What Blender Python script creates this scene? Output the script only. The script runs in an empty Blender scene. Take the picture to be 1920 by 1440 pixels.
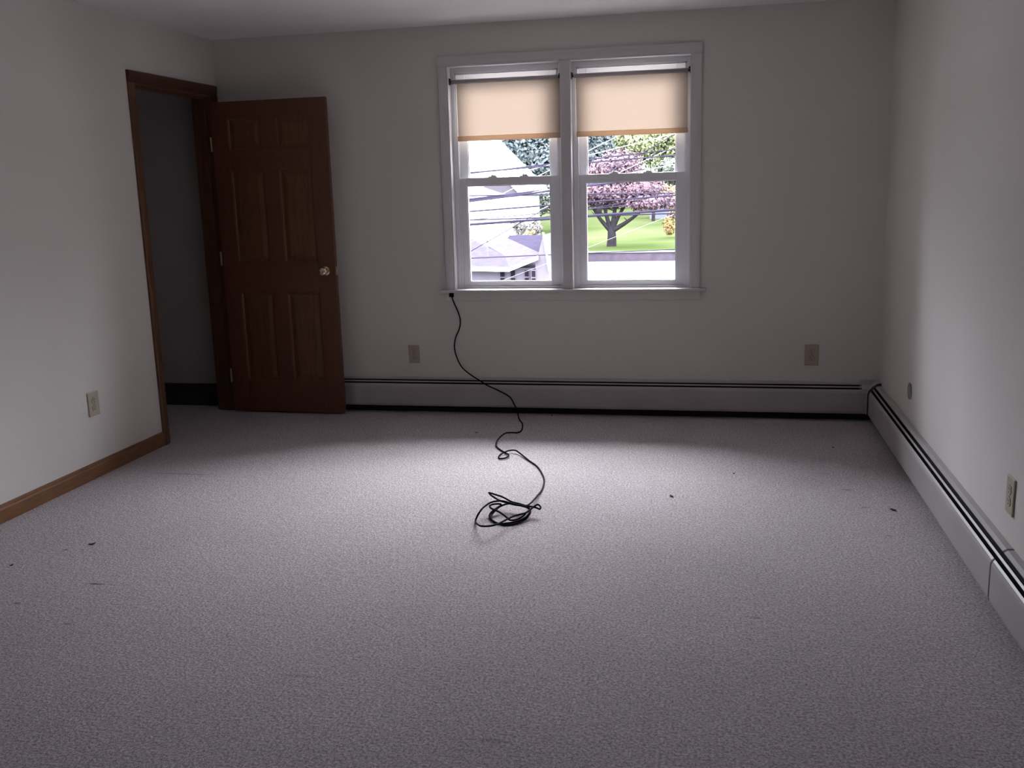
import bpy, bmesh, math, random
from mathutils import Vector, Matrix, noise as mnoise
PI = math.pi
sc = bpy.context.scene
COL = sc.collection

# ------------------------------------------------------------ camera
F_PX = 1822.42
cam_d = bpy.data.cameras.new('camera'); cam = bpy.data.objects.new('camera', cam_d); COL.objects.link(cam)
cam_d.sensor_fit = 'HORIZONTAL'; cam_d.sensor_width = 36.0; cam_d.lens = F_PX / 1920 * 36
cam_d.clip_start = .05; cam_d.clip_end = 1000
YAW, PITCH, ROLL, CAM_H = -.2075, .1998, -.0284, 1.4227
def cam_axes():
    cy, sy, cp, sp = math.cos(YAW), math.sin(YAW), math.cos(PITCH), math.sin(PITCH)
    fw = Vector((sy*cp, cy*cp, -sp)); rt = Vector((cy, -sy, 0)); up = rt.cross(fw)
    cr, sr = math.cos(ROLL), math.sin(ROLL)
    return fw, rt*cr + up*sr, up*cr - rt*sr
fw, rt, up = cam_axes()
m = Matrix((rt, up, -fw)).transposed().to_4x4(); m.translation = Vector((0, 0, CAM_H))
cam.matrix_world = m
sc.camera = cam

# ------------------------------------------------------------ world, exposure
sc.view_settings.view_transform = 'Standard'; sc.view_settings.look = 'None'
sc.view_settings.gamma = 1; sc.view_settings.use_curve_mapping = False
sc.view_settings.exposure = 0.0
SKY = 22.0
w = bpy.data.worlds.new('overcast_sky'); sc.world = w; w.use_nodes = True
nt = w.node_tree; nt.nodes.clear()
tc = nt.nodes.new('ShaderNodeTexCoord'); sep = nt.nodes.new('ShaderNodeSeparateXYZ')
ramp = nt.nodes.new('ShaderNodeValToRGB'); bg = nt.nodes.new('ShaderNodeBackground'); out = nt.nodes.new('ShaderNodeOutputWorld')
nt.links.new(tc.outputs['Generated'], sep.inputs[0]); nt.links.new(sep.outputs['Z'], ramp.inputs[0])
e = ramp.color_ramp.elements
e[0].position = 0; e[0].color = (.20, .21, .235, 1); e[1].position = .8; e[1].color = (1.6, 1.6, 1.76, 1)
em = ramp.color_ramp.elements.new(.12); em.color = (.34, .35, .39, 1)
em = ramp.color_ramp.elements.new(.38); em.color = (1.34, 1.36, 1.54, 1)
nt.links.new(ramp.outputs[0], bg.inputs[0]); bg.inputs[1].default_value = SKY
nt.links.new(bg.outputs[0], out.inputs[0])

# sun behind thin cloud: a broad soft disc, high beyond the window
sd_ = bpy.data.lights.new('hazy_sun', 'SUN'); sd_.energy = 13.5; sd_.angle = math.radians(54); sd_.color = (1.0, .965, .985)
so_ = bpy.data.objects.new('hazy_sun', sd_); COL.objects.link(so_)
SUN_EL, SUN_AZ = math.radians(45), math.radians(14)
so_.rotation_euler = Vector((math.sin(SUN_AZ)*math.cos(SUN_EL), math.cos(SUN_AZ)*math.cos(SUN_EL), math.sin(SUN_EL))).to_track_quat('Z', 'Y').to_euler()

# ------------------------------------------------------------ room measures (metres)
D, L, R, C = 5.97, -3.14, .964, 2.39      # window wall, left wall, right wall, ceiling
YB = -2.6                                  # wall behind the camera
WT = .16                                   # outer wall thickness
LT = .12                                   # partition thickness
HX = -4.5                                  # far side of the hallway
OP0, OP1, OPZ = 5.037, 5.89, 2.04          # doorway in the left wall
WZ0, WZ1 = .795, 2.147                     # window opening
WX = [(-1.602, -.912), (-.850, -.146)]     # two window openings
GL = [(-1.527, -.996), (-.776, -.229)]     # lower sash glass

# portals help the sky light find the window openings
for (a, b) in WX:
    ld = bpy.data.lights.new('window_daylight', 'AREA'); ld.shape = 'RECTANGLE'; ld.size = b-a; ld.size_y = WZ1-WZ0
    ld.cycles.is_portal = True
    lo = bpy.data.objects.new('window_daylight', ld); COL.objects.link(lo)
    lo.location = ((a+b)/2, D+WT+.01, (WZ0+WZ1)/2); lo.rotation_euler = (-PI/2, 0, 0)

# ------------------------------------------------------------ helpers
def tag(o, label=None, cat=None, group=None, kind=None):
    if label: o['label'] = label
    if cat: o['category'] = cat
    if group: o['group'] = group
    if kind: o['kind'] = kind
    return o
def empty(name, loc=(0, 0, 0), rz=0):
    o = bpy.data.objects.new(name, None); COL.objects.link(o); o.location = loc; o.rotation_euler = (0, 0, rz)
    o.empty_display_size = .05
    return o
def obj(name, bm, mat, parent=None, smooth=False, loc=None):
    bmesh.ops.recalc_face_normals(bm, faces=bm.faces[:])
    me = bpy.data.meshes.new(name); bm.to_mesh(me); bm.free()
    if smooth:
        for p in me.polygons: p.use_smooth = True
    for mm in (mat if isinstance(mat, (list, tuple)) else [mat]): me.materials.append(mm)
    o = bpy.data.objects.new(name, me); COL.objects.link(o)
    if parent: o.parent = parent
    if loc: o.location = loc
    return o
def box(bm, x0, x1, y0, y1, z0, z1, bev=0, seg=2):
    r = bmesh.ops.create_cube(bm, size=1)
    vs = r['verts']
    for v in vs:
        v.co = Vector(((x0+x1)/2 + v.co.x*(x1-x0), (y0+y1)/2 + v.co.y*(y1-y0), (z0+z1)/2 + v.co.z*(z1-z0)))
    if bev:
        es = list({e for v in vs for e in v.link_edges})
        bmesh.ops.bevel(bm, geom=es, offset=bev, segments=seg, affect='EDGES', profile=.5)
    return bm
def B(*a, **k):
    bm = bmesh.new(); return box(bm, *a, **k)
def prism(bm, pts, axis, a0, a1):
    """extrude a 2D outline; axis 'x': pts=(y,z); 'y': pts=(x,z); 'z': pts=(x,y)"""
    def P(p, a):
        return {'x': (a, p[0], p[1]), 'y': (p[0], a, p[1]), 'z': (p[0], p[1], a)}[axis]
    v0 = [bm.verts.new(P(p, a0)) for p in pts]; v1 = [bm.verts.new(P(p, a1)) for p in pts]
    n = len(pts)
    bm.faces.new(v0); bm.faces.new(v1[::-1])
    for i in range(n): bm.faces.new((v0[i], v1[i], v1[(i+1) % n], v0[(i+1) % n]))
    return bm
def catmull(pts, n=8):
    P = [Vector(p) for p in pts]; P = [P[0]*2-P[1]] + P + [P[-1]*2-P[-2]]
    o = []
    for i in range(1, len(P)-2):
        a, b, c, d = P[i-1:i+3]
        for k in range(n):
            t = k/n
            o.append(.5*((2*b) + (c-a)*t + (2*a-5*b+4*c-d)*t*t + (3*b-a-3*c+d)*t**3))
    o.append(P[-2]); return o
def tube(bm, pts, r, seg=8, r1=None, cap=True):
    pts = [Vector(p) for p in pts]; n = len(pts); rings = []
    t0 = (pts[1]-pts[0]).normalized()
    nrm = t0.orthogonal().normalized()
    for i, p in enumerate(pts):
        t = (pts[min(i+1, n-1)]-pts[max(i-1, 0)]).normalized()
        nrm = (nrm - t*nrm.dot(t)).normalized(); bi = t.cross(nrm)
        rr = r if r1 is None else r + (r1-r)*i/(n-1)
        rings.append([bm.verts.new(p + (nrm*math.cos(2*PI*k/seg) + bi*math.sin(2*PI*k/seg))*rr) for k in range(seg)])
    for a, b in zip(rings, rings[1:]):
        for k in range(seg): bm.faces.new((a[k], a[(k+1) % seg], b[(k+1) % seg], b[k]))
    if cap: bm.faces.new(rings[0][::-1]); bm.faces.new(rings[-1])
    return bm
def lathe(bm, prof, origin, axis, seg=32):
    """prof = (radius, distance along axis)"""
    ax = Vector(axis).normalized(); u = ax.orthogonal().normalized(); v = ax.cross(u); o = Vector(origin)
    rings = [[bm.verts.new(o + ax*h + (u*math.cos(2*PI*k/seg)+v*math.sin(2*PI*k/seg))*max(r, 1e-4)) for k in range(seg)] for r, h in prof]
    for a, b in zip(rings, rings[1:]):
        for k in range(seg): bm.faces.new((a[k], a[(k+1) % seg], b[(k+1) % seg], b[k]))
    bm.faces.new(rings[0][::-1]); bm.faces.new(rings[-1]); return bm

# ------------------------------------------------------------ materials
def mat(name, col, rough=.6, var=0, vscale=5, stretch=(1, 1, 1), bump=0, bscale=60, metal=0, spec=.5, col2=None):
    M = bpy.data.materials.new(name); M.use_nodes = True; n = M.node_tree.nodes; l = M.node_tree.links
    p = n['Principled BSDF']; p.inputs['Base Color'].default_value = (*col, 1); p.inputs['Roughness'].default_value = rough
    p.inputs['Metallic'].default_value = metal; p.inputs['Specular IOR Level'].default_value = spec
    t = n.new('ShaderNodeTexCoord'); mp = n.new('ShaderNodeMapping'); mp.inputs['Scale'].default_value = stretch
    l.new(t.outputs['Object'], mp.inputs[0])
    if var or col2:
        ns = n.new('ShaderNodeTexNoise'); ns.inputs['Scale'].default_value = vscale; ns.inputs['Detail'].default_value = 6
        l.new(mp.outputs[0], ns.inputs['Vector'])
        r = n.new('ShaderNodeValToRGB'); r.color_ramp.elements[0].position = .3; r.color_ramp.elements[1].position = .7
        c2 = col2 or tuple(min(1, c*(1+var)) for c in col); c1 = col if col2 else tuple(c*(1-var) for c in col)
        r.color_ramp.elements[0].color = (*c1, 1); r.color_ramp.elements[1].color = (*c2, 1)
        l.new(ns.outputs['Fac'], r.inputs[0]); l.new(r.outputs[0], p.inputs['Base Color'])
    if bump:
        nb = n.new('ShaderNodeTexNoise'); nb.inputs['Scale'].default_value = bscale; nb.inputs['Detail'].default_value = 4
        l.new(mp.outputs[0], nb.inputs['Vector'])
        b = n.new('ShaderNodeBump'); b.inputs['Strength'].default_value = bump; b.inputs['Distance'].default_value = .002
        l.new(nb.outputs['Fac'], b.inputs['Height']); l.new(b.outputs[0], p.inputs['Normal'])
    return M
M_wall = mat('wall_paint', (.735, .698, .665), .75, var=.025, vscale=1.3, bump=.25, bscale=90, spec=.3)
M_ceil = mat('ceiling_paint', (.88, .85, .85), .9, var=.03, vscale=2, bump=.5, bscale=70, spec=.2)
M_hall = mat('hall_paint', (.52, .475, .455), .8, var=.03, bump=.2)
M_trimw = mat('white_trim_paint', (.66, .63, .635), .45, var=.02, vscale=3)
M_vinyl = mat('white_vinyl', (.80, .80, .84), .35, var=.015)
M_heat = mat('heater_enamel', (.44, .415, .41), .4, var=.06, vscale=4, spec=.4)
M_heatshade = mat('heater_inner_shade', (.018, .016, .015), .9)  # near black paints the shade in the slots and under the cover
M_gasket = mat('dark_seam', (.06, .055, .05), .7)
def wood(name, c1, c2, stretch, rough=.4):
    return mat(name, c1, rough, vscale=9, stretch=stretch, col2=c2, bump=.15, bscale=40, spec=.4)
M_door = wood('stained_door_wood', (.115, .042, .024), (.155, .060, .032), (14, 14, .8))
M_panel = wood('stained_panel_wood', (.112, .045, .022), (.175, .076, .034), (11, 11, .7))
M_casV = wood('stained_casing_wood', (.095, .042, .020), (.165, .076, .034), (14, 14, .8))
M_base = wood('stained_baseboard_wood', (.17, .072, .032), (.26, .122, .055), (14, .8, 14))
M_plate = mat('ivory_plastic', (.50, .44, .34), .4)
M_plate2 = mat('almond_plate', (.44, .37, .29), .45)
M_slot = mat('outlet_slot', (.03, .025, .02), .8)
M_brass = mat('brass', (.72, .60, .42), .18, metal=1)
M_steel = mat('hinge_brass', (.42, .34, .24), .35, metal=1)
M_black = mat('black_rubber', (.007, .006, .008), .85, spec=.12)
M_bracket = mat('bracket_black', (.012, .011, .010), .5)
M_roller = mat('roller_tube', (.46, .43, .44), .5)


def glass_mat():
    M = bpy.data.materials.new('window_glass'); M.use_nodes = True; n = M.node_tree.nodes; l = M.node_tree.links; n.clear()
    o = n.new('ShaderNodeOutputMaterial'); mx = n.new('ShaderNodeMixShader'); tr = n.new('ShaderNodeBsdfTransparent'); g = n.new('ShaderNodeBsdfGlossy')
    fr = n.new('ShaderNodeFresnel'); fr.inputs[0].default_value = 1.25; g.inputs['Roughness'].default_value = .02
    tr.inputs[0].default_value = (.97, .98, .97, 1)
    l.new(fr.outputs[0], mx.inputs[0]); l.new(tr.outputs[0], mx.inputs[1]); l.new(g.outputs[0], mx.inputs[2]); l.new(mx.outputs[0], o.inputs[0])
    return M
M_glass = glass_mat()
def fabric_mat(name='shade_fabric', dc=(.62, .55, .46), tcol=(.215, .163, .125)):
    M = bpy.data.materials.new(name); M.use_nodes = True; n = M.node_tree.nodes; l = M.node_tree.links; n.clear()
    o = n.new('ShaderNodeOutputMaterial'); mx = n.new('ShaderNodeMixShader'); mx.inputs[0].default_value = .40
    d = n.new('ShaderNodeBsdfDiffuse'); t = n.new('ShaderNodeBsdfTranslucent')
    d.inputs[0].default_value = (*dc, 1); t.inputs[0].default_value = (*tcol, 1)
    l.new(d.outputs[0], mx.inputs[1]); l.new(t.outputs[0], mx.inputs[2]); l.new(mx.outputs[0], o.inputs[0])
    return M
M_fabric = fabric_mat()
M_hem = fabric_mat('shade_hem', (.55, .44, .32), (.56, .43, .32))

def carpet_mat():
    M = bpy.data.materials.new('carpet'); M.use_nodes = True; n = M.node_tree.nodes; l = M.node_tree.links
    p = n['Principled BSDF']; p.inputs['Roughness'].default_value = 1; p.inputs['Specular IOR Level'].default_value = .1
    t = n.new('ShaderNodeTexCoord')
    def noise(scale, detail=3, rough=.6):
        a = n.new('ShaderNodeTexNoise'); a.inputs['Scale'].default_value = scale; a.inputs['Detail'].default_value = detail
        a.inputs['Roughness'].default_value = rough; l.new(t.outputs['Object'], a.inputs['Vector']); return a
    fine = noise(115, 4, .8); mid = noise(28, 3); big = noise(1.6, 4)
    r = n.new('ShaderNodeValToRGB'); r.color_ramp.elements[0].position = .38; r.color_ramp.elements[1].position = .60
    r.color_ramp.elements[0].color = (.30, .26, .275, 1); r.color_ramp.elements[1].color = (.78, .72, .735, 1)
    l.new(fine.outputs['Fac'], r.inputs[0])
    def mul(prev, src, lo, hi, p0=.3, p1=.7):
        q = n.new('ShaderNodeMapRange'); q.inputs['From Min'].default_value = p0; q.inputs['From Max'].default_value = p1
        q.inputs['To Min'].default_value = lo; q.inputs['To Max'].default_value = hi; l.new(src, q.inputs['Value'])
        x = n.new('ShaderNodeMix'); x.data_type = 'RGBA'; x.blend_type = 'MULTIPLY'; x.inputs[0].default_value = 1
        l.new(prev, x.inputs[6]); l.new(q.outputs[0], x.inputs[7]); return x.outputs[2]
    c = mul(r.outputs[0], mid.outputs['Fac'], .93, 1.06)
    c = mul(c, big.outputs['Fac'], .94, 1.04)
    # stains and marks left on the pile: x, y, radius x, radius y, darkness
    marks = [(.62, 4.55, .035, .012, .5), (.55, 4.8, .03, .01, .4), (.66, 4.3, .03, .012, .35), (.71, 3.95, .03, .01, .3), (.42, 5.0, .03, .008, .35),
             (-2.27, 3.05, .05, .010, .75), (-2.45, 2.85, .02, .008, .7), (-2.15, 2.72, .02, .01, .45), (-2.62, 3.36, .018, .014, .55), (-.55, 2.25, .05, .012, .3),
             (.28, 2.05, .05, .015, .4), (.15, 3.1, .03, .012, .35), (-1.2, 2.5, .09, .012, .2)]
    for (x, y, a, b, k) in marks:
        mp = n.new('ShaderNodeMapping'); mp.vector_type = 'POINT'; mp.inputs['Location'].default_value = (-x/a, -y/b, 0); mp.inputs['Scale'].default_value = (1/a, 1/b, 0)
        l.new(t.outputs['Object'], mp.inputs[0])
        ln = n.new('ShaderNodeVectorMath'); ln.operation = 'LENGTH'; l.new(mp.outputs[0], ln.inputs[0])
        c = mul(c, ln.outputs['Value'], 1-k, 1, .2, 1.0)
    # carpet seam near the doorway: thin straight line
    sx = n.new('ShaderNodeSeparateXYZ'); l.new(t.outputs['Object'], sx.inputs[0])
    def mth(op, a, b=None):
        x = n.new('ShaderNodeMath'); x.operation = op
        for i, v in enumerate((a, b)):
            if v is None: continue
            if isinstance(v, (int, float)): x.inputs[i].default_value = v
            else: l.new(v, x.inputs[i])
        return x.outputs[0]
    dy = mth('ABSOLUTE', mth('SUBTRACT', sx.outputs['Y'], SEAM_Y))
    dx = mth('ABSOLUTE', mth('SUBTRACT', sx.outputs['X'], SEAM_X))
    dd = mth('MAXIMUM', mth('DIVIDE', dy, .007), mth('DIVIDE', dx, .17))
    c = mul(c, dd, .62, 1, .6, 1.05)
    l.new(c, p.inputs['Base Color'])
    b1 = n.new('ShaderNodeBump'); b1.inputs['Strength'].default_value = .9; b1.inputs['Distance'].default_value = .006; l.new(fine.outputs['Fac'], b1.inputs['Height'])
    b2 = n.new('ShaderNodeBump'); b2.inputs['Strength'].default_value = .5; b2.inputs['Distance'].default_value = .01; l.new(mid.outputs['Fac'], b2.inputs['Height'])
    l.new(b2.outputs[0], b1.inputs['Normal']); l.new(b1.outputs[0], p.inputs['Normal'])
    return M
SEAM_X, SEAM_Y = -2.72, 4.44
M_carpet = carpet_mat()

# ------------------------------------------------------------ room shell
def struct(name, bm, m, parent=None):
    o = obj(name, bm, m, parent)
    if not parent: o['kind'] = 'structure'
    return o
struct('floor', B(HX-.1, R+WT, YB-.1, D+WT, -.12, 0), M_carpet)
struct('ceiling', B(HX-.1, R+WT, YB-.1, D+WT, C, C+.2), M_ceil)
bm = bmesh.new()                                                    # window wall with its openings
x0, x1, x2, x3 = L, WX[0][0]-.018, WX[1][1]+.018, R+WT
box(bm, x0-LT, x1, D, D+WT, 0, C); box(bm, x2, x3, D, D+WT, 0, C)
box(bm, x1, x2, D, D+WT, 0, WZ0-.02); box(bm, x1, x2, D, D+WT, WZ1+.018, C)
struct('wall_back', bm, M_wall)
struct('wall_right', B(R, R+WT, YB, D, 0, C), M_wall)
bm = bmesh.new()
box(bm, L-LT, L, YB, OP0-.012, 0, C); box(bm, L-LT, L, OP1+.012, D, 0, C); box(bm, L-LT, L, OP0-.012, OP1+.012, OPZ+.012, C)
struct('wall_left', bm, M_wall)
struct('wall_behind', B(HX, R, YB-.1, YB, 0, C), M_wall)
bm = bmesh.new()
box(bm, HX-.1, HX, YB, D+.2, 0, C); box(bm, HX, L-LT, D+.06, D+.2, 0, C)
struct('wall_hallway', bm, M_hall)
# roof eave above the window, outside
struct('trim_1', B(HX-.5, R+.6, D+WT, D+WT+.25, C+.02, C+.2), M_trimw)

# hallway baseboard, dark
bm = bmesh.new()
prism(bm, [(D+.06, 0), (D+.035, 0), (D+.035, .115), (D+.040, .122), (D+.040, .135), (D+.06, .150)], 'x', HX, L-LT)
struct('baseboard_hallway', bm, mat('dark_baseboard', (.035, .030, .028), .5))

# left wall baseboard
bm = bmesh.new()
prism(bm, [(L, 0), (L+.013, 0), (L+.013, .060), (L+.011, .068), (L+.006, .072), (L+.005, .079), (L, .082)], 'y', YB, OP0-.063)
struct('baseboard_left', bm, M_base)

# door casing and jamb
t = empty('trim_2', (L, (OP0+OP1)/2, 0)); t['kind'] = 'structure'
def cas_prof(sgn, w=.063):        # across width u, out from wall v
    return [(0, 0), (0, .008), (.006, .011), (.012, .011), (.016, .014), (w-.018, .018), (w-.006, .018), (w, .013), (w, 0)]
def casing_leg(yin, sgn, ztop):
    bm = bmesh.new(); prism(bm, [(L+v, yin+sgn*u) for u, v in cas_prof(1)], 'z', 0, ztop); return bm
near = obj('casing', casing_leg(OP0, -1, OPZ+.003), M_casV, t); near.matrix_parent_inverse = Matrix.Translation(-t.location)
bm = bmesh.new(); prism(bm, [(L+v, OP1+u) for u, v in cas_prof(1)], 'z', 0, OPZ+.003)
o = obj('casing', bm, M_casV, t); o.matrix_parent_inverse = Matrix.Translation(-t.location)
bm = bmesh.new(); prism(bm, [(L+v, OPZ+.003+u) for u, v in cas_prof(1)], 'y', OP0-.063, OP1+.063)
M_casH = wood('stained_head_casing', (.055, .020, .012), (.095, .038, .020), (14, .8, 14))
o = obj('casing', bm, M_casH, t); o.matrix_parent_inverse = Matrix.Translation(-t.location)
bm = bmesh.new()
box(bm, L-LT-.001, L+.001, OP0-.012, OP0+.006, 0, OPZ, .001); box(bm, L-LT-.001, L+.001, OP1-.006, OP1+.012, 0, OPZ, .001)
box(bm, L-LT-.001, L+.001, OP0-.012, OP1+.012, OPZ-.006, OPZ+.012, .001)
box(bm, L-.075, L-.042, OP0+.006, OP0+.017, 0, OPZ-.006, .002); box(bm, L-.075, L-.042, OP1-.017, OP1-.006, 0, OPZ-.006, .002)
box(bm, L-.075, L-.042, OP0+.006, OP1-.006, OPZ-.017, OPZ-.006, .002)
# hall side casing
box(bm, L-LT-.018, L-LT, OP0-.063, OP0, 0, OPZ+.06, .003); box(bm, L-LT-.018, L-LT, OP1, OP1+.063, 0, OPZ+.06, .003); box(bm, L-LT-.018, L-LT, OP0, OP1, OPZ, OPZ+.06, .003)
o = obj('jamb', bm, M_casV, t); o.matrix_parent_inverse = Matrix.Translation(-t.location)

# ------------------------------------------------------------ the open door (local: x along leaf from hinge, y towards wall, z up)
DW, DT, DZ0, DZ1 = .787, .035, .012, 1.997
door = empty('door_1', (L+.012, OP1-.012, 0), math.radians(-2.0)); door['kind'] = 'structure'
LY0, LY1 = -.040, -.005              # camera face, wall face
panels = [(.115, .345, 1.70, 1.895), (.445, .672, 1.70, 1.895), (.115, .345, .99, 1.575), (.445, .672, .99, 1.575), (.115, .345, .215, .80), (.445, .672, .215, .80)]
bm = bmesh.new()
xs = [.003, .115, .345, .445, .672, DW]; zs = [DZ0, .215, .80, .99, 1.575, 1.70, 1.895, DZ1]
box(bm, xs[0], xs[1], LY0, LY1, zs[0], zs[-1], .002); box(bm, xs[4], xs[5], LY0, LY1, zs[0], zs[-1], .002)
for a, b in ((0, 1), (2, 3), (4, 5), (6, 7)): box(bm, xs[1], xs[4], LY0, LY1, zs[a], zs[b], .0015)
for a, b in ((1, 2), (3, 4), (5, 6)): box(bm, xs[2], xs[3], LY0, LY1, zs[a], zs[b], .0015)
slab = obj('door_frame', bm, M_door, door)
for (a, b, c, d) in panels:
    bm = bmesh.new(); yc = (LY0+LY1)/2
    for s in (-1, 1):
        def ring(ins, dep): return [(a+ins, yc+s*dep, c+ins), (b-ins, yc+s*dep, c+ins), (b-ins, yc+s*dep, d-ins), (a+ins, yc+s*dep, d-ins)]
        rs = [ring(0, .0165), ring(.006, .0155), ring(.012, .0085), ring(.017, .0085), ring(.045, .0145)]
        vv = [[bm.verts.new(p) for p in r] for r in rs]
        for r0, r1 in zip(vv, vv[1:]):
            for k in range(4): bm.faces.new((r0[k], r0[(k+1) % 4], r1[(k+1) % 4], r1[k]))
        bm.faces.new(vv[-1])
    obj('door_panel', bm, M_panel, door)
KX, KZ = .722, .935
def knob(side):
    bm = bmesh.new(); y = LY0 if side < 0 else LY1
    lathe(bm, [(.029, 0), (.031, .002), (.030, .006), (.022, .009), (.011, .011), (.010, .026), (.015, .030), (.024, .036), (.0285, .045), (.0285, .052), (.024, .060), (.016, .0645), (.010, .0655), (.004, .0635)], (KX, y, KZ), (0, side, 0), 12 if side < 0 else 24)
    o = obj('door_knob', bm, M_brass, door, smooth=False); o['label'] = 'polished brass knob'; return o
knob(-1)
bm = bmesh.new(); box(bm, DW-.0005, DW+.0015, -.0335, -.0115, KZ-.028, KZ+.028, .0004, 1); box(bm, DW, DW+.011, -.029, -.016, KZ-.009, KZ+.009, .002)
o = obj('latch', bm, M_brass, door); o['label'] = 'brass latch plate and bolt'
for hz in (.25, 1.02, 1.74):
    bm = bmesh.new(); tube(bm, [(-.003, -.046, hz-.045), (-.003, -.046, hz+.045)], .0065, 12)
    for q in (-.015, .015): tube(bm, [(-.003, -.046, hz+q-.001), (-.003, -.046, hz+q+.001)], .0072, 12)
    box(bm, -.003, .002, -.046, -.012, hz-.044, hz+.044)
    o = obj('hinge', bm, M_steel, door); o['label'] = 'tarnished metal hinge'

# ------------------------------------------------------------ windows
# interior casing, mullion, jamb, stool and apron
t = empty('trim_3', ((WX[0][0]+WX[1][1])/2, D, WZ0)); t['kind'] = 'structure'; TI = Matrix.Translation(-t.location)
XL, XR = -1.664, -.081; ZT = 2.210
def tp(name, bm, m=M_trimw):
    o = obj(name, bm, m, t); o.matrix_parent_inverse = TI; return o
def wprof(w): return [(0, 0), (0, .007), (.005, .010), (.012, .010), (.016, .013), (w-.016, .019), (w-.005, .019), (w, .014), (w, 0)]
bm = bmesh.new(); prism(bm, [(WX[0][0]-u, D-v) for u, v in wprof(WX[0][0]-XL)], 'z', WZ0, ZT-.063); tp('window_casing', bm)
bm = bmesh.new(); prism(bm, [(WX[1][1]+u, D-v) for u, v in wprof(XR-WX[1][1])], 'z', WZ0, ZT-.063); tp('window_casing', bm)
bm = bmesh.new(); prism(bm, [(D-v, WZ1+u) for u, v in wprof(ZT-WZ1)], 'x', XL, XR); tp('window_casing', bm)
tp('mullion', B(WX[0][1], WX[1][0], D-.014, D+.12, WZ0, WZ1+.001, .002))
bm = bmesh.new()
box(bm, WX[0][0]-.018, WX[0][0], D-.001, D+.10, WZ0, WZ1, .001); box(bm, WX[1][1], WX[1][1]+.018, D-.001, D+.10, WZ0, WZ1, .001)
box(bm, WX[0][0]-.018, WX[1][1]+.018, D-.001, D+.10, WZ1, WZ1+.018, .001)
tp('jamb', bm)
bm = bmesh.new(); box(bm, -1.700, -.045, D-.042, D, WZ0-.018, WZ0, .005, 3); box(bm, WX[0][0]-.016, WX[1][1]+.016, D-.004, D+.11, WZ0-.018, WZ0)
tp('window_stool', bm)
bm = bmesh.new(); prism(bm, [(D, WZ0-.018), (D-.016, WZ0-.018), (D-.016, WZ0-.030), (D-.011, WZ0-.066), (D-.006, WZ0-.072), (D, WZ0-.074)], 'x', XL, XR)
tp('apron', bm, M_wall)

def frame_rect(bm, x0, x1, z0, z1, y0, y1, wl, wr, wb, wt, bev=.0025):
    box(bm, x0, x0+wl, y0, y1, z0, z1, bev); box(bm, x1-wr, x1, y0, y1, z0, z1, bev)
    box(bm, x0+wl-.001, x1-wr+.001, y0, y1, z0, z0+wb, bev); box(bm, x0+wl-.001, x1-wr+.001, y0, y1, z1-wt, z1, bev)
ZM0, ZM1 = 1.437, 1.486
for i in range(2):
    a, b = WX[i]; g0, g1 = GL[i]
    wn = empty('window_%d' % (i+1), ((a+b)/2, D+.1, WZ0)); wn['kind'] = 'structure'; WI = Matrix.Translation(-wn.location)
    def wp(name, bm, m=M_vinyl, par=None):
        o = obj(name, bm, m, par or wn)
        if not par: o.matrix_parent_inverse = WI
        return o
    bm = bmesh.new()
    frame_rect(bm, a, b, WZ0, WZ1, D+.06, D+WT+.01, .022, .022, .014, .030)
    box(bm, a+.022, a+.034, D+.062, D+.072, WZ0+.014, WZ1-.030, .001); box(bm, b-.034, b-.022, D+.062, D+.072, WZ0+.014, WZ1-.030, .001)
    box(bm, a+.022, a+.032, D+.108, D+.114, WZ0+.014, WZ1-.030, .001); box(bm, b-.032, b-.022, D+.108, D+.114, WZ0+.014, WZ1-.030, .001)
    box(bm, a+.022, b-.022, D+.062, D+.072, WZ1-.042, WZ1-.030, .001)
    wp('window_frame', bm)
    # lower sash, in front
    ys0, ys1 = D+.075, D+.105
    bm = bmesh.new(); frame_rect(bm, a+.026, b-.026, WZ0+.012, ZM1, ys0, ys1, g0-a-.026, b-.026-g1, .028, ZM1-ZM0, .003)
    bead = .006
    frame_rect(bm, g0-.001, g1+.001, WZ0+.039, ZM0+.001, ys0+.006, ys1-.006, bead, bead, bead, bead, .001)
    s = wp('lower_sash', bm)
    gp = obj('glass_pane', B(g0-.002, g1+.002, D+.088, D+.092, WZ0+.036, ZM0+.002), M_glass, wn); gp.matrix_parent_inverse = WI
    for q in (.33, .62):
        lx = a + (b-a)*(q+.02)
        bm = bmesh.new(); box(bm, lx-.028, lx+.028, D+.080, D+.104, ZM1, ZM1+.006, .002)
        lathe(bm, [(.013, 0), (.013, .008), (.009, .012)], (lx, D+.092, ZM1+.005), (0, 0, 1), 16)
        box(bm, lx-.004, lx+.022, D+.076, D+.086, ZM1+.006, ZM1+.012, .002)
        o = wp('sash_lock', bm)
    # upper sash, behind
    ys0, ys1 = D+.118, D+.148
    u0, u1 = g0+.004, g1-.004
    bm = bmesh.new(); frame_rect(bm, a+.024, b-.024, ZM0, WZ1-.030, ys0, ys1, u0-a-.024, b-.024-u1, .045, .038, .003)
    frame_rect(bm, u0-.001, u1+.001, ZM0+.044, WZ1-.067, ys0+.006, ys1-.006, bead, bead, bead, bead, .001)
    wp('upper_sash', bm)
    gp = obj('glass_pane', B(u0-.002, u1+.002, D+.131, D+.135, ZM0+.042, WZ1-.066), M_glass, wn); gp.matrix_parent_inverse = WI

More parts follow.
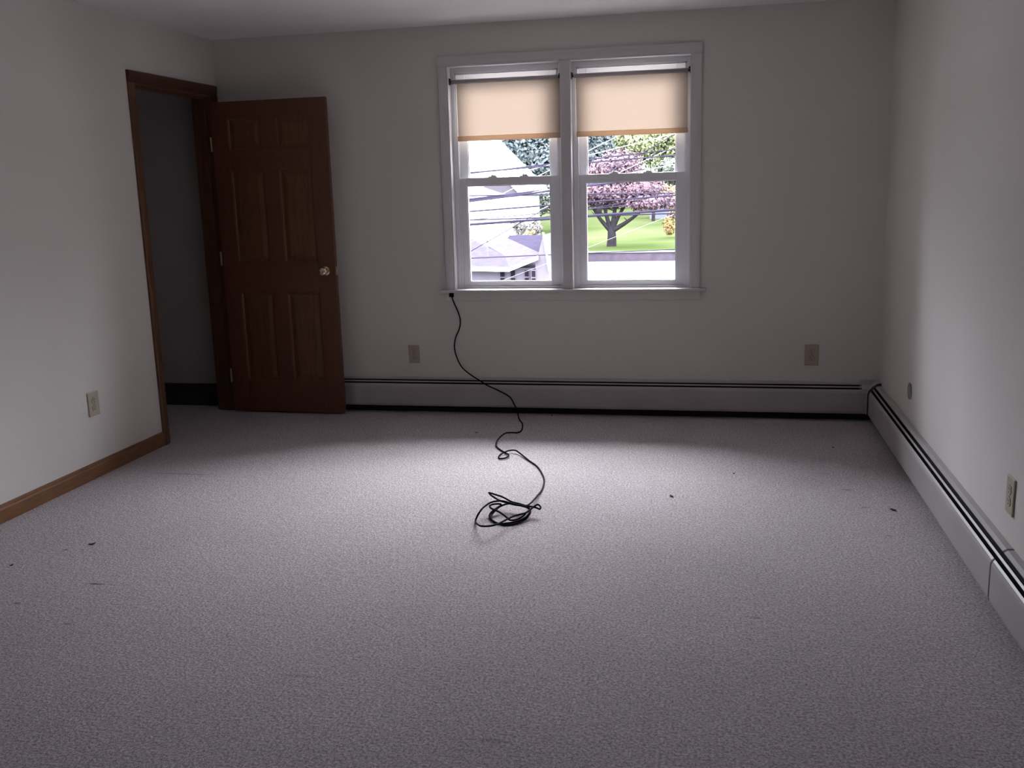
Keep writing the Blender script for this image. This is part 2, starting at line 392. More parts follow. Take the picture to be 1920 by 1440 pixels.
# roller shades
shade_spec = [(-1.606+.006, -.914, -1.562, -.921, 'beige roller shade pulled a third down in the left window'),
              (-.847, -.149, -.822, -.163, 'beige roller shade pulled a third down in the right window')]
SY = D+.030; SZ = 2.062
for (r0, r1, f0, f1, lab) in shade_spec:
    s = empty('roller_shade', ((r0+r1)/2, SY, SZ)); SI = Matrix.Translation(-s.location)
    tag(s, lab, 'window shade', 'roller shades')
    def sp(name, bm, m, smooth=False):
        o = obj(name, bm, m, s, smooth); o.matrix_parent_inverse = SI; return o
    bm = bmesh.new(); tube(bm, [(r0+.012, SY, SZ), (r1-.012, SY, SZ)], .0125, 20); sp('roller', bm, M_roller, True)
    for x, sg in ((r0, 1), (r1, -1)):
        bm = bmesh.new(); box(bm, min(x, x+sg*.003), max(x, x+sg*.003), SY-.014, SY+.014, SZ-.018, SZ+.022, .0005, 1)
        tube(bm, [(x, SY, SZ), (x+sg*.016, SY, SZ)], .008, 12)
        box(bm, min(x, x+sg*.010), max(x, x+sg*.010), SY-.013, SY-.004, SZ+.008, SZ+.018, .001, 1)
        o = sp('bracket', bm, M_bracket); o['label'] = 'black end bracket'
    # fabric: hangs from the back of the tube, faintly bowed
    bm = bmesh.new(); nx, nz = 24, 20; zt, zb = SZ-.002, 1.738; g = []
    for j in range(nz+1):
        row = []
        for i in range(nx+1):
            u = i/nx; v = j/nz
            y = SY+.0125 - .0018*math.sin(PI*u)*v + .001*math.sin(7*u+2*v)
            row.append(bm.verts.new((f0+(f1-f0)*u, y, zt+(zb-zt)*v)))
        g.append(row)
    for j in range(nz):
        for i in range(nx): bm.faces.new((g[j][i], g[j][i+1], g[j+1][i+1], g[j+1][i]))
    sp('shade_fabric', bm, M_fabric, True)
    bm = bmesh.new(); box(bm, f0-.002, f1+.002, SY+.006, SY+.017, 1.708, 1.739, .003); sp('hem_bar', bm, M_hem)

# ------------------------------------------------------------ baseboard heaters
HPROF_BACK = [(0, .05), (0, .228), (.020, .2265), (.031, .2190), (.031, .2165), (.019, .2235), (.003, .2235), (.003, .05)]
FR = [(.056, .1935), (.062, .187), (.066, .177), (.067, .168), (.067, .062), (.064, .050), (.054, .046), (.054, .049), (.062, .053), (.064, .063), (.064, .168), (.063, .176), (.060, .185), (.055, .191)]
DAMP = [(.0420, .2095), (.0475, .2035), (.0465, .2015), (.0410, .2075)]
def heater(root, run, mapf, a0, a1, joints, inner0=None, inner1=None):
    """mapf(depth) -> wall-normal coordinate; prism axis = run"""
    ax = run
    cuts = [a0] + joints + [a1]
    gap = .0022
    def part(name, prof, m, c0, c1, lab=None):
        bm = bmesh.new(); prism(bm, [(mapf(d), z) for d, z in prof], ax, c0, c1)
        o = obj(name, bm, m, root); o.matrix_parent_inverse = Matrix.Translation(-root.location)
        if lab: o['label'] = lab
        return o
    for c0, c1 in zip(cuts, cuts[1:]):
        part('back_panel', HPROF_BACK, M_heat, c0+gap, c1-gap); part('front_cover', FR, M_heat, c0+gap, c1-gap)
    part('damper', DAMP, M_heat, a0, a1)
    part('fin_element', [(.006, .080), (.048, .080), (.048, .165), (.006, .165)], M_heatshade, a0+.01, a1-.01, 'heating fins painted near black for the shade behind the slots')
    part('shade_liner', [(.0031, .062), (.0045, .062), (.0045, .220), (.019, .221), (.030, .2145), (.030, .2155), (.019, .2233), (.0031, .2233)], M_heatshade, a0+.01, a1-.01, 'black sheet painting the shade inside the casing')
    part('back_plate', [(0, 0), (.010, 0), (.010, .06), (0, .06)], M_heatshade, a0+.01, a1+(.085 if ax == 'x' else -.01), 'backing painted near black for the shade in the floor gap')
    for j in joints:
        for prof in ([(d+.0006 if d > .01 else d, z+.0006) for d, z in HPROF_BACK], [(d+.0006, z+.0004) for d, z in FR]):
            part('joint_strip', prof, M_gasket, j-.006, j+.006, 'dark joint line')
hb = empty('baseboard_heater', ((L+.9+R)/2, D, 0)); tag(hb, 'long white metal baseboard heater under the window, running from behind the door to the corner', 'heater')
heater(hb, 'x', lambda d: D-d-.001, L+.06, R-.095, [])
hr = empty('baseboard_heater', (R, (YB+D)/2, 0)); tag(hr, 'white metal baseboard heater along the right wall with dark joint', 'heater')
heater(hr, 'y', lambda d: R-d-.001, YB+.02, D-.110, [3.235])
# corner cover: L-shaped cap swept over both runs
cc = [(0, .050), (0, .242), (.020, .240), (.046, .222), (.066, .199), (.073, .176), (.073, .050)]
bm = bmesh.new()
prev = None
rings = []
for st in range(3):
    ring = []
    for d, z in cc:
        if st == 0: p = (R-.100, D-.0015-d, z)
        elif st == 1: p = (R-.0015-d, D-.0015-d, z)
        else: p = (R-.0015-d, D-.112, z)
        ring.append(bm.verts.new(p))
    rings.append(ring)
for r0, r1 in zip(rings, rings[1:]):
    for k in range(len(cc)-1): bm.faces.new((r0[k], r0[k+1], r1[k+1], r1[k]))
for r in (rings[0], rings[-1]): bm.faces.new(r)
o = obj('corner_cover', bm, M_heat, hb); o.matrix_parent_inverse = Matrix.Translation(-hb.location); o['label'] = 'plain corner cap'
bm = bmesh.new()
prism(bm, [(R-.0010-d*1.03, z+.001) for d, z in cc], 'y', D-.118, D-.1115)
o = obj('corner_seam', bm, M_gasket, hb); o.matrix_parent_inverse = Matrix.Translation(-hb.location); o['label'] = 'dark seam line of the corner cap'

# ------------------------------------------------------------ outlets (local: x right, y out of the wall = -y, z up)
def outlet(loc, rz, lab, mp, w=.071, h=.118):
    e = empty('wall_outlet', loc, rz); tag(e, lab, 'outlet')
    obj('cover_plate', B(-w/2, w/2, -.0065, 0, -h/2, h/2, .0025, 3), mp, e)
    for s in (-1, 1):
        cz = s*.0195
        bm = bmesh.new()
        pts = []
        for k in range(28):
            an = 2*PI*k/28; pts.append((.0172*math.cos(an), cz+max(-.0143, min(.0143, .0172*math.sin(an)))))
        prism(bm, pts, 'y', -.0085, -.004)
        r = obj('receptacle', bm, mp, e)
        bm = bmesh.new()
        box(bm, -.0075, -.0052, -.0089, -.006, cz-.001, cz+.0085); box(bm, .0050, .0073, -.0089, -.006, cz, cz+.0075)
        lathe(bm, [(.003, 0), (.003, .003)], (0, -.0059, cz-.0078), (0, -1, 0), 12)
        q = obj('slots', bm, M_slot, r); q['label'] = 'dark plug slots'
        bm = bmesh.new()                                # shadow gap ring around the receptacle
        for p0, p1 in zip(pts, pts[1:]+pts[:1]): tube(bm, [(p0[0]*1.03, -.0066, cz+(p0[1]-cz)*1.03), (p1[0]*1.03, -.0066, cz+(p1[1]-cz)*1.03)], .0006, 4)
        obj('gap_ring', bm, M_slot, r)
    bm = bmesh.new(); lathe(bm, [(.003, 0), (.003, .001), (.002, .0016)], (0, -.0062, 0), (0, -1, 0), 12)
    obj('screw', bm, M_steel, e)
    return e
outlet((-1.899, D-.0005, .378), 0, 'dim almond wall outlet on the window wall, between the open door and the hanging cord', M_plate2)
outlet((.578, D-.0005, .390), 0, 'dim almond wall outlet on the window wall, right of the window near the corner', M_plate2, .078, .124)
outlet((L+.0005, 4.372, .384), PI/2, 'ivory wall outlet on the left wall beside the doorway', M_plate, .086, .124)
outlet((R-.0005, 3.305, .388), -PI/2, 'ivory wall outlet on the right wall above the heater', M_plate, .078, .125)

e = empty('round_cover_plate', (R, 5.028, .374)); tag(e, 'small round grey-beige cover plate on the right wall near the corner', 'cover plate')
bm = bmesh.new(); lathe(bm, [(.040, 0), (.042, .003), (.040, .006), (.030, .008), (.006, .0085)], (0, 0, 0), (-1, 0, 0), 36)
obj('disc', bm, mat('grey_beige_plastic', (.27, .245, .225), .5), e, True)
for q in (-.024, .024):
    bm = bmesh.new(); lathe(bm, [(.004, 0), (.004, .0012), (.0025, .002)], (-.0078, 0, q), (-1, 0, 0), 12)
    obj('screw', bm, M_steel, e)

# ------------------------------------------------------------ the cord
WY = D-.010
cordpts = [(-1.628, WY, .752), (-1.618, WY, .715), (-1.588, WY, .640), (-1.580, WY, .588), (-1.590, WY, .540), (-1.615, WY, .488), (-1.625, WY-.002, .429),
           (-1.613, WY-.006, .367), (-1.578, WY-.016, .300), (-1.520, WY-.034, .256), (-1.455, D-.068, .223), (-1.415, D-.076, .200), (-1.392, D-.078, .188),
           (-1.318, D-.080, .155), (-1.258, D-.083, .122), (-1.230, D-.090, .080), (-1.205, D-.115, .035), (-1.175, 5.770, .006), (-1.131, 5.647, .005), (-1.107, 5.490, .005), (-1.125, 5.438, .005),
           (-1.150, 5.425, .008), (-1.178, 5.355, .020), (-1.192, 5.233, .016), (-1.184, 5.143, .006), (-1.152, 5.074, .005), (-1.103, 5.002, .005), (-1.068, 4.938, .010),
           (-1.076, 4.888, .008), (-1.107, 4.884, .005), (-1.120, 4.938, .006), (-1.091, 5.000, .014), (-1.051, 5.015, .016), (-1.013, 4.975, .010), (-.947, 4.867, .005),
           (-.883, 4.762, .004), (-.832, 4.629, .004), (-.802, 4.514, .004), (-.789, 4.379, .006), (-.790, 4.271, .012)]
coil = [(-0.799, 4.069, 0.030), (-0.849, 4.069, 0.028), (-0.889, 4.077, 0.030), (-0.917, 4.039, 0.030), (-0.934, 3.999, 0.022), (-0.944, 3.966, 0.010), (-0.931, 3.920, 0.006), (-0.894, 3.883, 0.005), (-0.851, 3.891, 0.006), (-0.818, 3.907, 0.010), (-0.790, 3.944, 0.014), (-0.780, 3.987, 0.020), (-0.782, 4.027, 0.024), (-0.803, 4.053, 0.030), (-0.842, 4.071, 0.034), (-0.876, 4.076, 0.040), (-0.923, 4.119, 0.045), (-0.961, 4.149, 0.045), (-0.992, 4.184, 0.040), (-1.009, 4.205, 0.035), (-0.989, 4.170, 0.034), (-0.942, 4.109, 0.034), (-0.902, 4.080, 0.034), (-0.860, 4.059, 0.032), (-0.807, 4.044, 0.034), (-0.777, 4.032, 0.036), (-0.752, 4.018, 0.036), (-0.735, 4.003, 0.036), (-0.734, 4.020, 0.040), (-0.748, 4.039, 0.044), (-0.760, 4.024, 0.042), (-0.773, 4.000, 0.036), (-0.783, 3.966, 0.034), (-0.792, 3.944, 0.034), (-0.811, 3.926, 0.034), (-0.832, 3.899, 0.034), (-0.848, 3.859, 0.036), (-0.866, 3.806, 0.038), (-0.884, 3.760, 0.042), (-0.912, 3.737, 0.044), (-0.944, 3.760, 0.036), (-0.976, 3.831, 0.018), (-0.999, 3.894, 0.006), (-0.999, 3.920, 0.016), (-0.989, 3.932, 0.035), (-0.979, 3.972, 0.045), (-0.959, 4.025, 0.050), (-0.925, 4.058, 0.048), (-0.895, 4.058, 0.044), (-0.857, 4.043, 0.040), (-0.817, 4.033, 0.036), (-0.794, 4.031, 0.030), (-0.778, 4.009, 0.020), (-0.781, 3.973, 0.012), (-0.791, 3.935, 0.007), (-0.816, 3.896, 0.005), (-0.848, 3.874, 0.004), (-0.883, 3.878, 0.004), (-0.918, 3.905, 0.004), (-0.941, 3.936, 0.005), (-0.954, 3.970, 0.008), (-0.951, 3.998, 0.014), (-0.935, 4.030, 0.022), (-0.918, 4.045, 0.032), (-0.924, 4.050, 0.036), (-0.945, 4.041, 0.038), (-0.959, 4.026, 0.038), (-0.959, 4.002, 0.038), (-0.942, 3.974, 0.038), (-0.913, 3.953, 0.036), (-0.882, 3.924, 0.032), (-0.857, 3.900, 0.024), (-0.847, 3.906, 0.014), (-0.826, 3.925, 0.010), (-0.808, 3.945, 0.014), (-0.793, 3.972, 0.022)]
cord = empty('power_cord', (-1.0, 4.2, 0)); tag(cord, 'thin black cord hanging below the window, ending in a loose coil on the carpet', 'cord')
CI = Matrix.Translation(-cord.location)
bm = bmesh.new(); tube(bm, catmull(cordpts + coil, 8), .0042, 8)
o = obj('cable', bm, M_black, cord, True); o.matrix_parent_inverse = CI
bm = bmesh.new(); box(bm, -1.643, -1.613, D-.028, D-.0165, .750, .776, .003); tube(bm, [(-1.627, D-.016, .752), (-1.623, WY, .738)], .006, 10, .0035)
o = obj('plug', bm, M_black, cord); o.matrix_parent_inverse = CI

# ------------------------------------------------------------ bits on the carpet
def bit(name, x, y, sx, sy, rz, m, lab, cat, seed):
    random.seed(seed); bm = bmesh.new(); bmesh.ops.create_icosphere(bm, subdivisions=2, radius=1)
    for v in bm.verts:
        k = 1 + .35*mnoise.noise(v.co*1.6 + Vector((seed, 0, 0))); v.co = Vector((v.co.x*sx*k, v.co.y*sy*k, max(-.001, (v.co.z*.5+.5)*.005*k) + .003*abs(v.co.x)))
    o = obj(name, bm, m, None, True); o.location = (x, y, 0); o.rotation_euler = (0, 0, rz); tag(o, lab, cat, 'bits of debris on the carpet'); return o
M_deb = mat('dark_debris', (.035, .03, .03), .9); M_deb2 = mat('tan_debris', (.16, .12, .07), .9)
bit('debris_scrap', -0.179, 4.355, 0.015, 0.006, -1.00, M_deb, 'dark curled scrap on the carpet right of the cord coil', 'debris', 1)
bit('debris_scrap', 0.777, 4.274, 0.016, 0.006, -0.70, M_deb, 'dark scrap on the carpet near the right heater', 'debris', 2)
bit('debris_scrap', -1.367, 5.426, 0.011, 0.004, -0.40, M_deb2, 'tan crumb on the carpet left of the hanging cord', 'debris', 3)
bit('debris_scrap', -0.989, 5.895, 0.006, 0.002, -0.10, M_deb, 'tiny black crumb on the carpet close to the window wall heater', 'debris', 4)
bit('debris_scrap', 0.640, 5.290, 0.006, 0.002, 0.20, M_deb, 'tiny dark crumb on the carpet nearest the far right corner', 'debris', 5)
bit('debris_scrap', 0.110, 4.746, 0.006, 0.002, 0.50, M_deb, 'tiny dark crumb on the carpet behind the dark curled scrap', 'debris', 6)
bit('debris_scrap', -2.543, 3.429, 0.015, 0.006, 0.80, M_deb, 'dark lump standing in for a carpet dent below the left outlet', 'debris', 7)  # added dark lump in place of a dent in the pile
bit('debris_scrap', -2.724, 3.169, 0.008, 0.003, 1.10, M_deb, 'small dark lump standing in for a carpet dent at the far left edge of the view', 'debris', 8)  # another added lump where the pile is only dented

# ------------------------------------------------------------ outside
M_street = mat('pale_street', (0.1562, 0.1534, 0.1584), .9, spec=0, var=.05, vscale=.6)
M_lawn = mat('lawn_grass', (.020, .0295, .0095), .95, spec=0, vscale=.12, col2=(.036, .042, .021))
M_stone = mat('retaining_stone', (0.0384, 0.0320, 0.0416), .9, spec=0, var=.2, vscale=1.5)
M_coping = mat('coping', (0.110, 0.110, 0.116), .8, spec=0)
M_hwhite = mat('white_siding', (0.430, 0.430, 0.430), .7, spec=0, var=.02)
M_soffit_shade = mat('soffit_shade', (0.0456, 0.0426, 0.0502), .8, spec=0)  # shading under the overhang, painted as a dark lilac colour
M_roofA = mat('grey_shingles', (0.0353, 0.0327, 0.0453), .9, spec=0, var=.12, vscale=3)
M_roofA2 = mat('violet_shingles', (.0290, .0265, .0400), .9, spec=0, var=.12, vscale=3)
M_roofB = mat('dark_shingles', (0.0160, 0.0143, 0.0227), .9, spec=0, var=.12, vscale=3)
M_lav = mat('pale_grey_siding', (0.0773, 0.0706, 0.0840), .8, spec=0, var=.03)
M_dark = mat('dark_window', (0.010, 0.008, 0.012), .3, spec=0)
M_wire = mat('dark_cable', (0.018, 0.016, 0.026), .7, spec=0)
M_wirew = mat('pale_cable', (0.160, 0.160, 0.164), .6, spec=0)
M_bark = mat('bark', (0.017, 0.015, 0.018), .95, spec=0, var=.25, vscale=2)
GZ = -4.78; LZ = -4.05
struct('street', B(-150, 150, D+WT+.4, 80, GZ-.2, GZ), M_street)
bm = bmesh.new(); prism(bm, [(80.4, GZ-.3), (80.4, LZ), (105, LZ+.05), (150, -2.2), (330, 1.0), (330, GZ-.3)], 'x', -220, 220)
struct('lawn', bm, M_lawn)
bm = bmesh.new(); box(bm, -15, 60, 80, 80.5, GZ-.1, LZ-.03, .03)
rw = obj('retaining_wall', bm, M_stone); tag(rw, 'low purplish grey retaining wall between street and lawn', 'wall')
c = obj('coping', B(-15, 60, 79.9, 80.6, LZ-.03, LZ+.07, .02), M_coping, rw); c['label'] = 'pale coping'
h = obj('house_wall_outside', B(HX-.6, R+.8, D+WT-.02, D+WT, GZ-.1, -.12), M_hwhite); h['kind'] = 'structure'; h.name = 'wall_outside'

# big white house behind
bh = empty('house', (-22, 78, GZ)); tag(bh, 'big white house with steep gable seen through the left window', 'house')
HI = Matrix.Translation(-bh.location)
def hp(root, name, bm, m, lab=None):
    o = obj(name, bm, m, root); o.matrix_parent_inverse = Matrix.Translation(-root.location)
    if lab: o['label'] = lab
    return o
cx = -21.9; hw = 6.55; ez = 1.55; pk = 8.5
bm = bmesh.new(); prism(bm, [(cx-hw, GZ-.1), (cx+hw, GZ-.1), (cx+hw, ez), (cx, ez+hw*1.03), (cx-hw, ez)], 'y', 75, 87); hp(bh, 'wall', bm, M_hwhite)
for s in (1, -1):
    bm = bmesh.new(); ov = .75
    prism(bm, [(cx, ez+hw*1.03+.05), (cx+s*(hw+ov), ez-ov*1.03+.05), (cx+s*(hw+ov), ez-ov*1.03+.33), (cx, ez+hw*1.03+.36)], 'y', 74.3, 87.7); hp(bh, 'roof', bm, M_hwhite)
bm = bmesh.new(); prism(bm, [(cx+hw, ez-.75), (cx+hw+.72, ez-.78), (cx+hw+.72, ez-.62), (cx+hw, ez+.05), (cx+hw-1.9, ez+.05), (cx+hw-2.2, ez-.05), (cx+hw-1.0, ez-.45)], 'y', 74.45, 74.97)
hp(bh, 'eave_return', bm, M_soffit_shade, 'underside of the roof overhang with its lilac shade painted in')
# small grey-roofed house in front
sh = empty('house', (-11, 52, GZ)); tag(sh, 'low pale house with grey roofs in front of the white house', 'house')
def quadprism(pts, th=.12):
    bm = bmesh.new(); top = [bm.verts.new(p) for p in pts]; bot = [bm.verts.new((p[0], p[1], p[2]-th)) for p in pts]; n = len(pts)
    bm.faces.new(top); bm.faces.new(bot[::-1])
    for i in range(n): bm.faces.new((top[i], bot[i], bot[(i+1) % n], top[(i+1) % n]))
    return bm
hp(sh, 'wall', B(-15.5, -9.2, 50.3, 57, GZ-.1, -2.75), M_lav)
hp(sh, 'roof', quadprism([(-13.17, 49.80, -2.58), (-10.45, 49.80, -2.67), (-11.09, 51.80, -2.22), (-13.60, 54.50, -1.39), (-14.35, 54.50, -1.37)]), M_roofA2)
hp(sh, 'roof', quadprism([(-10.45, 49.80, -2.67), (-8.91, 49.80, -2.08), (-9.02, 50.60, -1.97), (-11.66, 55.50, -1.48), (-12.59, 54.00, -1.79), (-11.09, 51.80, -2.22)]), M_roofA)
hp(sh, 'roof', quadprism([(-12.01, 57.50, -1.39), (-9.97, 57.50, -1.40), (-9.09, 51.00, -2.02), (-9.21, 51.00, -2.08), (-11.83, 56.00, -1.52)]), M_roofB)
hp(sh, 'gutter', quadprism([(-13.13, 49.65, -2.57), (-10.42, 49.65, -2.65), (-10.45, 49.80, -2.67), (-13.17, 49.80, -2.58)], .24), M_hwhite, 'white gutter board')
hp(sh, 'gutter', quadprism([(-10.42, 49.65, -2.65), (-8.88, 49.65, -2.07), (-8.91, 49.80, -2.08), (-10.45, 49.80, -2.67)], .22), M_hwhite, 'white gutter board')
bm = bmesh.new(); prism(bm, [(-8.95, -2.07), (-8.67, -1.06), (-8.40, -2.82), (-8.42, -3.79), (-9.13, -3.78), (-9.09, -2.17)], 'y', 50.0, 55); hp(sh, 'wing_wall', bm, M_lav)
bm = bmesh.new(); prism(bm, [(-8.68, -0.91), (-8.59, -0.92), (-8.30, -2.86), (-8.41, -2.89)], 'y', 49.85, 49.97); hp(sh, 'rake_board', bm, M_hwhite, 'white rake board')
for (x, wd) in ((-10.92, .24), (-10.36, .24), (-9.62, .22), (-9.20, .20)):
    y0 = 50.27 if x < -9.5 else 49.97
    bm = bmesh.new(); box(bm, x-wd/2-.03, x+wd/2+.03, y0-.03, y0+.05, -3.62, -2.83, .005); f = hp(sh, 'window', bm, M_lav)
    for z in (-3.58, -3.20):
        q = obj('pane', B(x-wd/2, x+wd/2, y0-.04, y0-.02, z, z+.32), M_dark, f); q.matrix_parent_inverse = Matrix.Identity(4); q['label'] = 'dark pane'
bm = bmesh.new(); tube(bm, [(-11.9, 51.2, -2.3), (-11.9, 51.2, -1.15)], .045, 8); hp(sh, 'vent_pipe', bm, M_lav)
# far blue-grey shed
sd = empty('shed', (-5.2, 128, -3)); tag(sd, 'small blue grey building among the trees behind the red tree', 'building')
hp(sd, 'wall', B(-8.2, -4.6, 128, 132, -3.2, 1.3), mat('blue_grey_siding', (0.072, 0.076, 0.104), .8))
bm = bmesh.new(); prism(bm, [(-8.6, 1.2), (-4.2, 1.2), (-6.4, 2.6)], 'y', 127.6, 132.4); hp(sd, 'roof', bm, M_roofA)

# trees
def leaf_mat(name, c1, c2, sc_=.8):
    M = mat(name, c1, .9, vscale=sc_, col2=c2, spec=.1); return M
def crown(blobs, n, size, seed):
    rnd = random.Random(seed); bm = bmesh.new()
    wts = [b[3]*b[4]*b[5] for b in blobs]
    for _ in range(n):
        b = rnd.choices(blobs, wts)[0]
        while True:
            d = Vector((rnd.gauss(0, 1), rnd.gauss(0, 1), rnd.gauss(0, 1)))
            if d.length > .1: break
        d.normalize(); rr = rnd.random()**.35*(.85+.3*mnoise.noise(d*2.5+Vector((seed, b[0], 0))))
        p = Vector((b[0]+d.x*b[3]*rr, b[1]+d.y*b[4]*rr, b[2]+d.z*b[5]*rr))
        nn = (d + Vector((rnd.uniform(-.8, .8), rnd.uniform(-.8, .8), rnd.uniform(-.3, .9)))).normalized()
        u = nn.orthogonal().normalized(); v = nn.cross(u); a = rnd.uniform(0, PI); u, v = u*math.cos(a)+v*math.sin(a), v*math.cos(a)-u*math.sin(a)
        s = size*rnd.uniform(.6, 1.4)
        bm.faces.new([bm.verts.new(p+q) for q in (u*s, v*s*.6, -u*s, -v*s*.6)])
    return bm
def trunk(root_p, tops, r0):
    bm = bmesh.new(); base = Vector(root_p); fork = base + Vector((0, 0, (min(t[2] for t in tops)-base.z)*.40))
    tube(bm, catmull([base-Vector((0, 0, .2)), base.lerp(fork, .5)+Vector((.05, 0, 0)), fork], 5), r0*1.15, 10, r0*.8)
    rnd = random.Random(int(abs(root_p[0])*10))
    for tpt in tops:
        tpt = Vector(tpt); mid = fork.lerp(tpt, .45) + Vector((rnd.uniform(-.3, .3), 0, -.25))
        br = catmull([fork-Vector((0, 0, .3)), mid, tpt], 5); tube(bm, br, r0*.6, 8, r0*.12)
        for k in range(3):
            q = br[4+k*2]; tube(bm, [q, q+Vector((rnd.uniform(-1, 1), rnd.uniform(-.6, .6), rnd.uniform(.2, 1.0)))], r0*.18, 6, r0*.05)
    return bm
def tree(name, label, base, blobs, n, size, m, tops, r0, seed, cat='tree', group=None):
    t = empty(name, base); tag(t, label, cat, group)
    hp(t, 'foliage', crown(blobs, int(n*1.7), size*.72, seed), m)
    if tops: hp(t, 'trunk', trunk(base, tops, r0), M_bark)
    return t
M_red = leaf_mat('red_leaves', (.062, .044, .058), (.108, .066, .078), .9)  # haze and glare over the view are put into these pale leaf colours
M_ever = leaf_mat('evergreen_needles', (.034, .044, .047), (.075, .088, .092), .6)
M_green = leaf_mat('green_leaves', (0.0495, 0.0726, 0.0429), (0.1089, 0.1320, 0.0792), .5)
M_yel = leaf_mat('yellow_green_leaves', (0.0918, 0.1080, 0.0540), (0.1566, 0.1674, 0.0864), .5)
M_orange = leaf_mat('orange_leaves', (0.1344, 0.0806, 0.0358), (0.1680, 0.1299, 0.0582), .8)
M_grey = leaf_mat('grey_green_leaves', (0.0510, 0.0600, 0.0510), (0.0960, 0.1080, 0.0870), .5)
tree('red_leaved_tree', 'spreading red leaved tree with forked dark trunk on the lawn', (-9.05, 88, LZ),
     [(-9.2, 88, 1.1, 3.3, 2.6, 1.9), (-6.4, 88, .9, 2.7, 2.4, 1.8), (-11.6, 87.5, .6, 1.8, 2.2, 1.5), (-8.4, 88.5, 3.0, 2.6, 2.2, 1.7), (-6.0, 87.5, -.2, 3.0, 2.0, .9), (-3.9, 88, -.2, 1.3, 1.3, .9), (-9.8, 88, 2.6, 1.9, 1.9, 1.2)],
     9000, .20, M_red, [(-11.3, 88, .6), (-9.9, 87.6, 1.8), (-8.6, 88.3, 2.6), (-6.6, 88, 1.2), (-5.2, 87.7, 0)], .40, 3)
tree('evergreen_tree', 'tall blue green evergreen behind the white house, seen through the left window', (-24, 122, -3.4), [(-25, 122, 5.2, 5.6, 3, 5.5), (-20.8, 122, 4.6, 4.0, 3, 4.2), (-22, 122, 9, 4.5, 3, 4)], 7000, .34, M_ever, [(-24, 122, 6), (-21, 122, 5)], .4, 5, group='trees behind the lawn')
tree('evergreen_tree', 'dark evergreen behind the red tree, at left edge of the right window', (-15.6, 135, -3.0), [(-16.2, 135, 6.8, 3.6, 3, 5.7), (-14.6, 135, 3.2, 3.2, 3, 3)], 5000, .34, M_ever, [(-15.6, 135, 6)], .4, 6, group='trees behind the lawn')
tree('leafy_tree', 'pale yellow green tree behind the red tree on the right', (-7.5, 124, -3.2), [(-9.0, 124, 7.0, 4.0, 3, 4.2), (-4.8, 124, 7.6, 3.6, 3, 4.4)], 6000, .32, M_yel, [(-8, 124, 6), (-5, 124, 6)], .2, 7, group='trees behind the lawn')
tree('leafy_tree', 'grey green tree at right edge of the right window, below the yellow green one', (-3.9, 114, -3.6), [(-4.6, 114, 2.7, 2.4, 2.2, 1.9), (-1.8, 114, 3.2, 2.4, 2.2, 2.4)], 4000, .28, M_grey, [(-3.8, 114, 2)], .3, 8, group='trees behind the lawn')
tree('orange_shrub', 'orange and yellow shrub beside the red tree crown', (-3.9, 100, LZ), [(-4.8, 100, .2, 1.5, 1.3, 1.2), (-3.4, 100, -.9, 1.6, 1.4, 1.3), (-4.4, 100, -2.8, .9, .9, 1.2)], 2200, .18, M_orange, None, 0, 9, 'shrub')
tree('green_shrub', 'grey green shrub mass right of the white house wall', (-19.5, 112, -3.6), [(-21.5, 112, -.2, 3.2, 2, 2.8), (-17.6, 112, .3, 2.8, 2, 2.8), (-22, 112, 2.2, 2.2, 2, 1.8)], 5200, .26, M_grey, None, 0, 10, 'shrub')
tree('brown_shrub', 'bare brownish shrub behind the small grey roof', (-13.81, 72, GZ), [(-14.21, 72, -1.49, .65, .6, .75), (-13.08, 72, -1.63, .7, .6, .65), (-13.81, 72, -3.7, 1.1, .8, 1.1)], 3000, .12, leaf_mat('brown_twigs', (0.064, 0.058, 0.054), (0.094, 0.088, 0.080)), None, 0, 11, 'shrub')
tree('yellow_flowering_shrub', 'small yellow flowering shrub above the small grey roof', (-13.08, 69, GZ), [(-13.08, 69, -1.83, .28, .25, .2), (-12.73, 69, -1.76, .26, .25, .2), (-13.08, 69, -3.3, .25, .25, 1.3)], 800, .08, leaf_mat('yellow_flowers', (0.170, 0.124, 0.044), (0.190, 0.160, 0.100)), None, 0, 12, 'shrub')
tree('yellow_green_shrub', 'yellow green shrub beside the right end of the small house', (-11.9, 79, GZ), [(-12.0, 79, -3.2, .8, .8, 1.4)], 700, .12, M_yel, None, 0, 13, 'shrub')
# background woodland far behind
bgspec = [(-46, 150, M_green), (-38, 162, M_ever), (-31, 150, M_ever), (-23, 162, M_green), (-16, 150, M_ever), (-6, 162, M_green), (1, 150, M_green), (11, 162, M_yel), (18, 150, M_green)]
for i, (x, y, mm) in enumerate(bgspec):
    names = ['far left end', 'second from left', 'third from left', 'left of centre', 'centre', 'right of centre', 'third from right', 'second from right', 'far right end']
    tree('woodland_tree', 'hazy woodland tree beyond the lawn, ' + names[i] + ' of its row', (x, y, -2.4), [(x, y, 3, 5.4, 3, 5.6), (x+.5, y, 8.5, 4.8, 3, 4.2), (x-.5, y, 0, 4.5, 3, 2.6)], 3600, .5, mm, [(x, y, 6)], .4, 20+i, group='woodland row beyond the lawn')

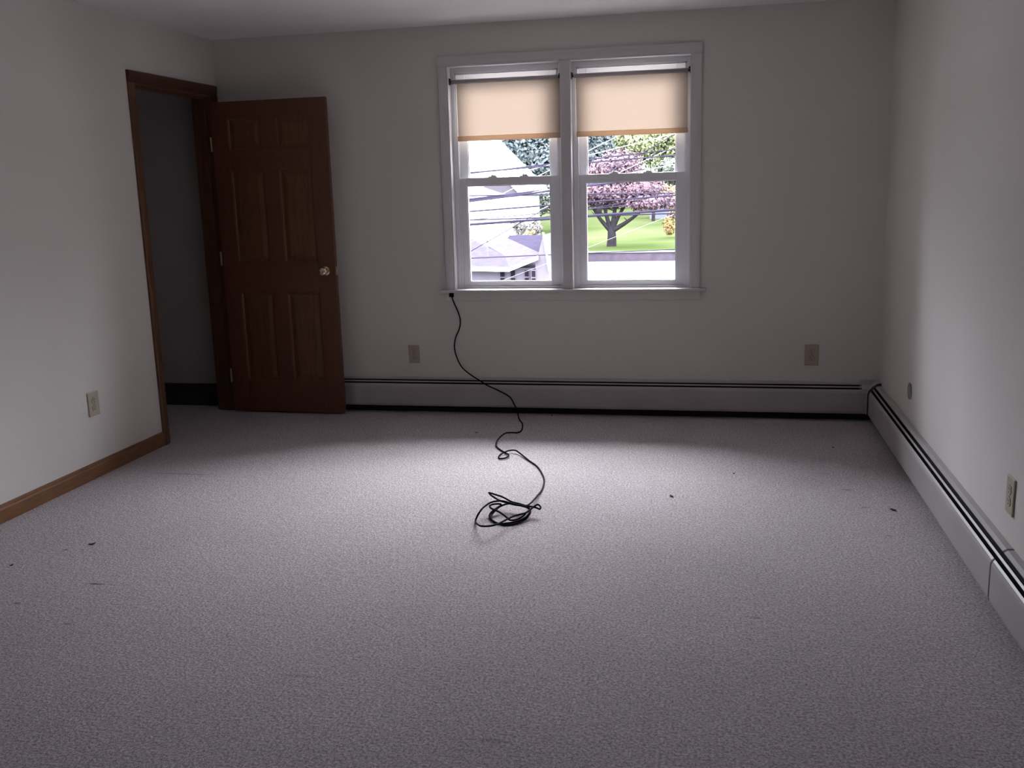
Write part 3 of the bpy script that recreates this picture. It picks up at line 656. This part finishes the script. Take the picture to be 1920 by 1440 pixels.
# overhead cables along the street
def wire(name, pts, r, m, lab, sag=0):
    a, b = Vector(pts[0]), Vector(pts[-1])
    q = [a.lerp(b, t/24) - Vector((0, 0, 4*sag*(t/24)*(1-t/24))) for t in range(25)]
    bm = bmesh.new(); tube(bm, q, r, 6); o = obj(name, bm, m, None, True); tag(o, lab, 'cable', 'overhead cables along the street'); return o
def ext(p, q, x0=-14, x1=8):
    (ax, ay, az), (bx, by, bz) = p, q
    f = lambda x: (x, ay+(by-ay)*(x-ax)/(bx-ax), az+(bz-az)*(x-ax)/(bx-ax))
    return [f(x0), f(x1)]
W = 22
wire('overhead_cable', ext((-5.482, 22.000, 1.172), (-3.526, 22.000, 1.347), -14, 8), 0.0297, M_wire, 'thick dark cable crossing just below the meeting rails')
wire('overhead_cable', ext((-5.404, 21.600, 1.259), (-4.425, 21.600, 1.246), -14, 8), 0.0135, M_wire, 'thin dark cable wound beside the thick upper cable')
wire('overhead_cable', ext((-5.567, 22.300, 0.894), (-0.841, 22.300, 1.144), -14, 8), 0.0175, M_wire, 'dark cable crossing the middle of the lower panes')
wire('overhead_cable', ext((-5.653, 22.600, 0.583), (-0.851, 22.600, 0.821), -14, 8), 0.0297, M_wire, 'thick dark cable crossing the lower third of the panes')
wire('overhead_cable', ext((-2.926, 22.900, 0.707), (-0.862, 22.900, 0.729), -14, 8), 0.0162, M_wire, 'dark cable running just under the lowest thick cable')
wire('overhead_cable', ext((-5.957, 24.000, 0.649), (-3.897, 24.000, 0.787), -14, 8), 0.0095, M_wire, 'thin faint cable between the middle and lower cables')
wire('overhead_cable', ext((-4.061, 25.000, 0.680), (-5.142, 25.000, 0.512), -14, 8), 0.0095, M_wire, 'thinnest faint cable rising right in the left window')
wire('overhead_cable', ext((-2.675, 21.000, 1.398), (-1.213, 21.000, 1.544), -14, 8), 0.0189, M_wire, 'dark cable near the top of the right lower pane')
wire('overhead_cable', ext((-4.836, 19.400, 1.728), (-4.068, 19.400, 1.767), -14, 8), 0.0135, M_wire, 'dark cable high in the left window above the meeting rail')
wire('overhead_cable', ext((-4.698, 23.000, 1.716), (-3.675, 23.000, 1.929), -14, 8), 0.0100, M_wirew, 'pale cable sloping up behind the left meeting rail')
wire('overhead_cable', ext((-4.185, 21.300, 1.244), (-3.413, 21.300, 1.372), -14, 8), 0.0090, M_wirew, 'pale cable lying along the thick upper cable')
wire('overhead_cable', ext((-3.541, 28.500, 2.391), (-2.624, 28.500, 2.802), -14, 8), 0.0120, M_wirew, 'pale cable sloping steeply at top left of the right window')
wire('overhead_cable', ext((-2.732, 23.500, 2.031), (-0.929, 23.500, 2.177), -14, 8), 0.0135, M_wire, 'dark cable crossing the red leaves in the upper right pane')
wire('overhead_cable', ext((-2.457, 24.500, 1.775), (-1.034, 24.500, 2.525), -14, 3), 0.0108, M_wire, 'thin dark cable sloping steeply at top right of the right window')
wire('overhead_cable', ext((-2.538, 27.500, 1.754), (-1.088, 27.500, 2.376), -14, 8), 0.0100, M_wirew, 'pale cable sloping over the red leaves at right')
wire('overhead_cable', ext((-3.261, 26.000, -0.198), (-0.978, 26.000, 0.635), -14, 8), 0.0040, M_wirew, 'pale thin cable sloping across the green lawn')
wire('overhead_cable', ext((-5.006, 20.000, -0.020), (-3.410, 20.000, 0.025), -14, 8), 0.0108, M_wire, 'thin cable in front of the small grey roofs')
